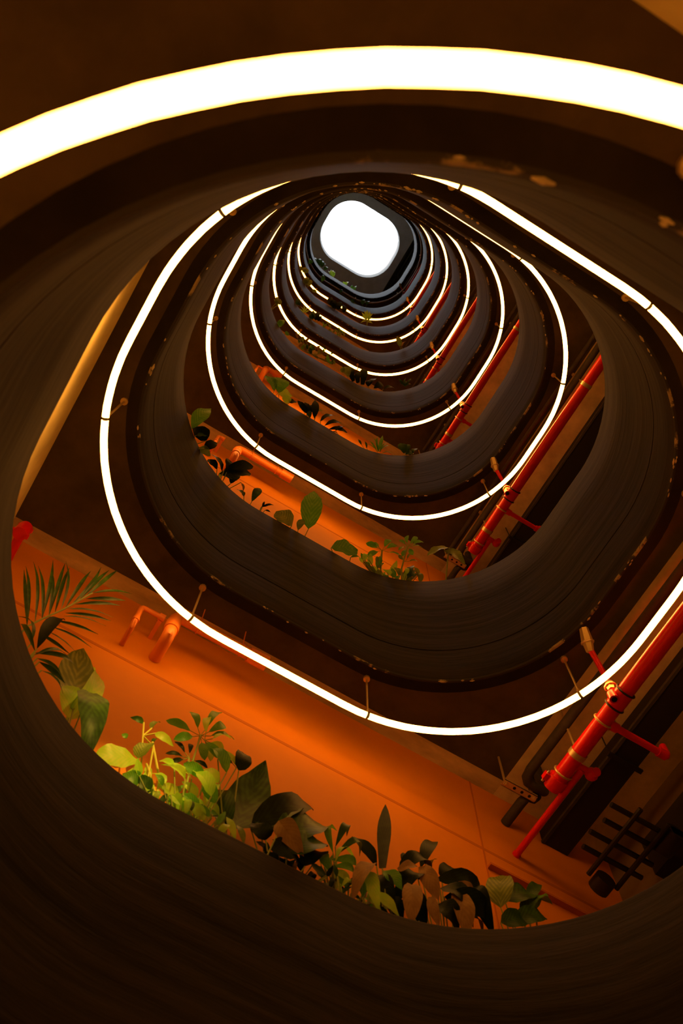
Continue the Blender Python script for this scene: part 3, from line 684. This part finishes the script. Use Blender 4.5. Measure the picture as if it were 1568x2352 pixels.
for a in ((915, 2000, 1000, 1990, 46), (1000, 2020, 1130, 2070, 50), (960, 2020, 905, 2060, 50), (1010, 2040, 1100, 2110, 60), (1020, 2060, 1140, 2110, 60), (930, 2060, 980, 2120, 60), (1080, 2040, 1130, 2130, 50), (1000, 2080, 1060, 2130, 60), (880, 2070, 930, 2115, 50), (1040, 2110, 1120, 2130, 50)):
    p.lf(*a, L_BLACK, 'ovate', p.rnd.uniform(-.06, 0), -.01, bend=.3)
for a in ((945, 2032, 945, 2110, 46), (1045, 2048, 1075, 2140, 50), (970, 1990, 1005, 2060, 40), (915, 2000, 960, 1985, 26), (990, 2060, 1005, 2120, 26), (1050, 2030, 1090, 2050, 26)):
    p.lf(*a, L_DEAD, 'strap', -.07, -.02, part='withered_leaf', petiole=False, fold=.35, twist=p.rnd.uniform(-.3, .3))
p.done()
p = Plant('dieffenbachia', 'broad leaves with pale herringbone veins at the right end of the lowest bed', 1, 1190, 2120, 1.17)
p.lf(1150, 2085, 1150, 1998, 66, L_OLIVE, 'ovate', -.03, 0, twist=0); p.lf(1160, 2070, 1232, 2050, 66, L_DARK, 'ovate', -.02, 0, twist=.2)
p.lf(1200, 2100, 1265, 2060, 46, L_DARK, 'ovate', -.03, 0); p.lf(1180, 2120, 1262, 2100, 50, L_DARK, 'ovate', -.04, 0); p.lf(1150, 2120, 1215, 2110, 50, L_DARK, 'ovate', -.05, 0); p.lf(1210, 2075, 1240, 2020, 30, L_DARK, 'ovate', 0)
p.lf(1230, 2090, 1255, 2048, 26, L_MID, 'ovate', -.02)
p.done()

# --- second bed up
p = Plant('broadleaf_plant', 'pointed dark leaves at the left end of the second bed up', 2, 455, 1010, 1.10)
p.lf(440, 985, 484, 934, 38, L_MID, 'lance', 0, .02); p.lf(475, 1010, 445, 975, 40, L_BLACK, 'ovate', -.02); p.lf(450, 1000, 480, 1000, 30, L_DARK, 'ovate', 0)
p.lf(470, 1030, 500, 1015, 24, L_BLACK, 'ovate', 0); p.lf(460, 1025, 485, 1045, 22, L_OLIVE, 'ovate', -.02)
p.done()
p = Plant('rosette_plant', 'glossy dark star of pointed leaves below the orange elbow in the second bed up', 2, 520, 1115, 1.15)
for a in ((512, 1080, 487, 1035, 26), (515, 1078, 585, 1068, 26), (520, 1085, 530, 1055, 34), (520, 1090, 580, 1080, 30), (505, 1085, 550, 1095, 30), (500, 1075, 480, 1050, 22), (530, 1110, 545, 1085, 26)):
    p.lf(*a, L_BLACK, 'paddle', p.rnd.uniform(-.04, .01), 0)
p.lf(505, 1090, 525, 1075, 12, L_LIME, 'lance', -.06, 0); p.lf(522, 1112, 500, 1100, 16, L_LIME, 'lance', -.06, 0); p.lf(553, 1108, 560, 1128, 9, L_DEAD, 'lance', 0, part='withered_leaf')
p.done()
p = Plant('broadleaf_plant', 'single upright paddle leaf against the orange wall in the second bed up', 2, 580, 1160, 1.19)
p.lf(578, 1152, 598, 1118, 20, L_DARK, 'paddle', 0, twist=0); p.lf(560, 1140, 545, 1122, 20, L_DARK, 'ovate', 0); p.done()
p = Plant('spiky_plant', 'tiny spiky dark plant right of the paddle leaf in the second bed up', 2, 605, 1175, 1.19)
for a in ((602, 1164, 630, 1158, 6), (602, 1166, 608, 1150, 5), (608, 1172, 622, 1176, 5), (600, 1164, 618, 1160, 5)): p.lf(*a, L_BLACK, 'lance')
p.done()
p = Plant('broadleaf_plant', 'rounded olive leaf left of the tall veined leaf in the second bed up', 2, 655, 1205, 1.18)
p.lf(670, 1208, 635, 1172, 52, L_OLIVE, 'paddle', 0, twist=0, fold=.05); p.done()
p = Plant('broadleaf_plant', 'tall wavy veined leaf in the middle of the second bed up', 2, 690, 1235, 1.19)
p.lf(708, 1215, 722, 1120, 50, L_MID, 'wavy', 0, .0, twist=0, fold=.1); p.lf(684, 1218, 698, 1188, 18, L_OLIVE, 'lance', 0); p.done()
p = Plant('broadleaf_plant', 'rounded veined leaf left of the twin umbrella plants in the second bed up', 2, 795, 1290, 1.19)
p.lf(760, 1258, 822, 1262, 62, L_MID, 'paddle', 0, twist=0, fold=.05, bend=.05); p.lf(805, 1280, 826, 1277, 8, L_MID, 'lance'); p.done()
p = Plant('umbrella_plant', 'left one of the twin umbrella plants in the second bed up', 2, 872, 1320, 1.19)
p.branch([(874, 1310), (877, 1265)], 2)
whorl(p, 877, 1264, [(840, 1248), (842, 1280), (868, 1302), (925, 1283), (896, 1237), (852, 1248), (912, 1252)], 15, L_MID)
p.done()
p = Plant('umbrella_plant', 'right, taller one of the twin umbrella plants in the second bed up', 2, 925, 1330, 1.19)
p.branch([(922, 1305), (935, 1256)], 2)
whorl(p, 935, 1255, [(916, 1241), (935, 1228), (960, 1230), (972, 1244), (970, 1258), (948, 1274), (914, 1264), (925, 1275)], 11, L_MID)
whorl(p, 930, 1290, [(945, 1270), (960, 1288), (915, 1275)], 8, L_OLIVE)
p.done()
p = Plant('groundcover_plant', 'low tangle of small lime leaves at the rim under the twin umbrella plants', 2, 905, 1335, 1.17)
bush(p, scatter(p.rnd, [(830, 1300), (880, 1325), (965, 1338)], 34, 0, 34), [L_LIME, L_MID, L_OLIVE], 20, 'ovate', .55)
p.lf(935, 1330, 948, 1295, 22, L_DARK, 'wavy'); p.lf(925, 1328, 964, 1318, 18, L_DARK, 'wavy'); p.lf(945, 1338, 920, 1310, 20, L_OLIVE, 'ovate', -.02); p.done()
p = Plant('elephant_ear', 'parasol shaped leaf on a tall stem by the second red pipe end', 2, 1025, 1340, 1.16)
p.stem.tube([p.o, p.P(1024, 1330), p.P(1028, 1280), p.P(1030, 1268)], 0.005, 7)
p.lf(1040, 1262, 982, 1268, 34, L_OLIVE, 'paddle', 0, -.02, petiole=False, twist=.3); p.lf(1018, 1264, 1072, 1290, 36, L_OLIVE, 'paddle', 0, -.02, petiole=False, twist=-.2); p.done()

# --- third bed up
p = Plant('broadleaf_plant', 'broad green leaf pair by the thin orange pipe in the third bed up', 3, 635, 905, 1.17)
p.lf(630, 898, 612, 860, 30, L_MID, 'paddle', 0); p.lf(640, 902, 646, 864, 40, L_MID, 'paddle', -.01, twist=0); p.done()
p = Plant('broadleaf_plant', 'small bright lime leaf right of the broad pair in the third bed up', 3, 655, 930, 1.17)
p.lf(640, 905, 672, 908, 30, L_LIME, 'ovate', 0, twist=0); p.lf(660, 926, 655, 905, 22, L_LIME, 'ovate', -.02); p.lf(664, 925, 682, 922, 20, L_BLACK, 'ovate'); p.done()
p = Plant('fern', 'dark jagged fern at the left of the dark clump in the third bed up', 3, 702, 955, 1.18)
for a in ((705, 950, 683, 918, 14), (708, 950, 700, 922, 16), (710, 950, 716, 928, 12), (700, 945, 688, 930, 10)): p.lf(*a, L_BLACK, 'wavy')
p.done()
p = Plant('sword_plant', 'dark upright pointed leaf mid-clump in the third bed up', 3, 725, 965, 1.18)
p.lf(722, 962, 724, 914, 18, L_BLACK, 'lance', twist=0); p.lf(712, 960, 708, 940, 12, L_DARK, 'lance'); p.lf(728, 945, 742, 942, 8, L_OLIVE, 'lance'); p.done()
p = Plant('rosette_plant', 'dark plant with blunt leaves fanning right in the third bed up', 3, 755, 990, 1.17)
for a in ((735, 968, 770, 950, 18), (745, 978, 785, 968, 16), (755, 985, 800, 990, 16), (770, 990, 790, 978, 14), (762, 992, 778, 998, 12)): p.lf(*a, L_BLACK, 'paddle', p.rnd.uniform(-.03, .01))
p.done()
p = Plant('spider_plant', 'spiky yellow green tuft of narrow blades in the third bed up', 3, 868, 1045, 1.18)
for a in ((868, 1038, 858, 1002, 5), (868, 1038, 866, 998, 5), (868, 1038, 880, 996, 8), (870, 1038, 904, 1020, 7), (866, 1038, 848, 1010, 4), (868, 1040, 836, 1015, 4), (872, 1040, 890, 1012, 5)): p.lf(*a, L_MID, 'lance', petiole=False)
p.lf(875, 1042, 910, 1042, 8, L_OLIVE, 'lance', petiole=False); p.lf(830, 1022, 822, 1008, 5, L_DARK, 'lance'); p.lf(842, 1030, 838, 1012, 5, L_DARK, 'lance'); p.done()
p = Plant('broadleaf_plant', 'dark rounded leaves at the right end of the third bed up by the lagged pipes', 3, 935, 1045, 1.16)
for a in ((928, 1042, 920, 1016, 22), (935, 1044, 934, 1018, 18), (945, 1044, 958, 1028, 16), (930, 1044, 950, 1038, 14)): p.lf(*a, L_DARK, 'paddle')
p.done()

# --- the higher beds, small in the picture
p = Plant('trailing_plant', 'trailing small leaved plant along the left half of the fourth bed up', 4, 730, 800, 1.18)
bush(p, scatter(p.rnd, [(680, 792), (720, 818), (770, 842)], 26, 2, 28), [L_MID, L_OLIVE, L_DARK, L_DEAD], 13, 'ovate', .5); p.done()
p = Plant('broadleaf_plant', 'olive rounded leaf left of the dark upright leaves in the fourth bed up', 4, 795, 868, 1.18)
p.lf(800, 866, 792, 840, 22, L_OLIVE, 'paddle', 0, twist=0); p.lf(790, 856, 784, 842, 12, L_OLIVE, 'ovate'); p.done()
p = Plant('broadleaf_plant', 'dark upright leaves crossing the glowing tube at the fourth bed up', 4, 825, 882, 1.18)
p.lf(812, 876, 806, 842, 16, L_BLACK, 'strap'); p.lf(832, 884, 836, 842, 18, L_BLACK, 'strap'); p.lf(822, 880, 824, 850, 16, L_BLACK, 'strap'); p.done()
p = Plant('broadleaf_plant', 'low dark leaves right of the upright pair in the fourth bed up', 4, 860, 895, 1.17)
for a in ((846, 888, 868, 866, 22), (858, 892, 880, 880, 18), (880, 894, 905, 888, 14), (845, 888, 850, 870, 16)): p.lf(*a, L_BLACK, 'paddle')
p.done()
p = Plant('fern', 'tiny feathery fern at the right end of the fourth bed up', 4, 930, 890, 1.16)
for i in range(9): p.lf(930, 888, 930 + 18 * math.sin(i - 4), 866 + 3 * (i - 4) ** 2 * .3, 4, L_DARK, 'lance', petiole=False)
p.done()
def small(name, label, k, u, v, y, leaves, m, shape='ovate'):
    p = Plant(name, label, k, u, v, y)
    for i, a in enumerate(leaves): p.lf(*a, m[i % len(m)] if isinstance(m, list) else m, shape)
    p.done()
small('broadleaf_plant', 'leaf crossing the glowing tube at the left end of the fourth bed up', 4, 640, 704, 1.0, [(632, 698, 640, 682, 16), (636, 702, 630, 686, 10), (640, 700, 645, 686, 8)], L_OLIVE)
small('broadleaf_plant', 'pair of green leaves below the leaf on the tube, fourth bed up', 4, 652, 748, 1.12, [(640, 752, 652, 732, 16), (645, 745, 640, 735, 10), (655, 768, 664, 764, 12)], L_MID)
small('broadleaf_plant', 'small dark leaf at the left end of the fifth bed up', 5, 684, 700, 1.12, [(680, 700, 686, 684, 10), (686, 702, 690, 690, 8)], L_DARK)
small('palm', 'little bright palm tuft left of the dark clump in the fifth bed up', 5, 698, 718, 1.15, [(698, 718, 690, 702, 3), (698, 718, 698, 700, 3), (699, 718, 706, 704, 3), (700, 719, 712, 712, 3), (697, 718, 686, 708, 3)], L_LIME, 'lance')
small('broadleaf_plant', 'dark round clump hiding the glowing tube in the fifth bed up', 5, 722, 735, 1.17, [(715, 732, 722, 712, 14), (725, 736, 732, 714, 14), (718, 734, 712, 718, 12), (730, 738, 738, 724, 10)], [L_DARK, L_BLACK])
p = Plant('trailing_plant', 'trailing small leaved plant right of the dark clump in the fifth bed up', 5, 764, 768, 1.18)
bush(p, scatter(p.rnd, [(738, 748), (792, 778)], 14, 0, 14), [L_OLIVE, L_MID], 9, 'ovate', .5); p.done()
small('broadleaf_plant', 'yellowing plant beside the red sprinkler stub at the right of the fifth bed up', 5, 920, 796, 1.10, [(918, 796, 912, 770, 13), (922, 796, 932, 782, 9)], [L_OLIVE, L_DEAD])
small('broadleaf_plant', 'olive leaves at the left end of the sixth bed up', 6, 698, 630, 1.0, [(696, 626, 702, 612, 10), (700, 628, 708, 616, 9), (692, 622, 689, 610, 7)], L_OLIVE)
small('broadleaf_plant', 'larger olive leaves hiding part of the tube in the sixth bed up', 6, 708, 660, 1.12, [(702, 654, 706, 634, 13), (708, 658, 714, 640, 12), (704, 652, 697, 640, 10), (716, 668, 728, 670, 8)], L_OLIVE)
small('broadleaf_plant', 'near black clump hiding the tube in the middle of the sixth bed up', 6, 775, 714, 1.17, [(757, 700, 760, 680, 13), (766, 706, 766, 686, 14), (776, 712, 782, 690, 14), (788, 718, 790, 698, 13), (760, 702, 750, 688, 10), (770, 710, 758, 694, 12)], L_BLACK)
small('palm', 'bright yellow green palm tuft fanning over the lowest point of the sixth bed up', 6, 842, 742, 1.16, [(842, 736, 830, 716, 5), (842, 736, 836, 711, 5), (842, 736, 843, 709, 5), (843, 736, 850, 712, 5), (843, 736, 857, 718, 5), (842, 737, 826, 724, 5), (843, 738, 858, 728, 5), (842, 738, 828, 740, 5), (844, 739, 856, 742, 5)], L_LIME, 'lance')
small('broadleaf_plant', 'green leaf at the left end of the seventh bed up', 7, 711, 606, .98, [(709, 606, 714, 593, 9), (712, 604, 718, 598, 7)], L_MID)
small('broadleaf_plant', 'single green leaf midway along the seventh bed up', 7, 741, 645, 1.16, [(738, 646, 744, 630, 10), (744, 644, 740, 634, 7)], L_MID)
small('broadleaf_plant', 'dark low leaves at the right of the seventh bed up', 7, 838, 700, 1.16, [(832, 700, 836, 686, 10), (842, 700, 848, 690, 10), (812, 696, 806, 686, 9), (780, 672, 786, 664, 8)], L_DARK)
small('broadleaf_plant', 'wet bushy dark plant at the upper left of the sky opening', 8, 731, 610, 1.08, [(727, 606, 724, 590, 10), (732, 610, 736, 592, 11), (737, 612, 743, 598, 10), (727, 602, 735, 597, 9), (744, 620, 753, 612, 9), (738, 614, 748, 604, 9)], L_DARK)
small('fern', 'bright green fern against the grey roof slab, right of the wet bushy plant', 8, 760, 640, 1.16, [(761, 638, 754, 620, 6), (761, 638, 760, 617, 6), (764, 638, 769, 622, 5), (763, 638, 765, 618, 5)], L_LIME, 'lance')
small('broadleaf_plant', 'small bright leaf on the top bed beside the grey roof slab, midway along', 8, 794, 660, 1.17, [(792, 656, 800, 646, 8), (795, 658, 787, 646, 7)], L_LIME)
small('broadleaf_plant', 'small dark leaf at the right end of the top bed', 8, 811, 669, 1.17, [(809, 666, 807, 654, 7), (814, 668, 818, 655, 6)], L_MID)
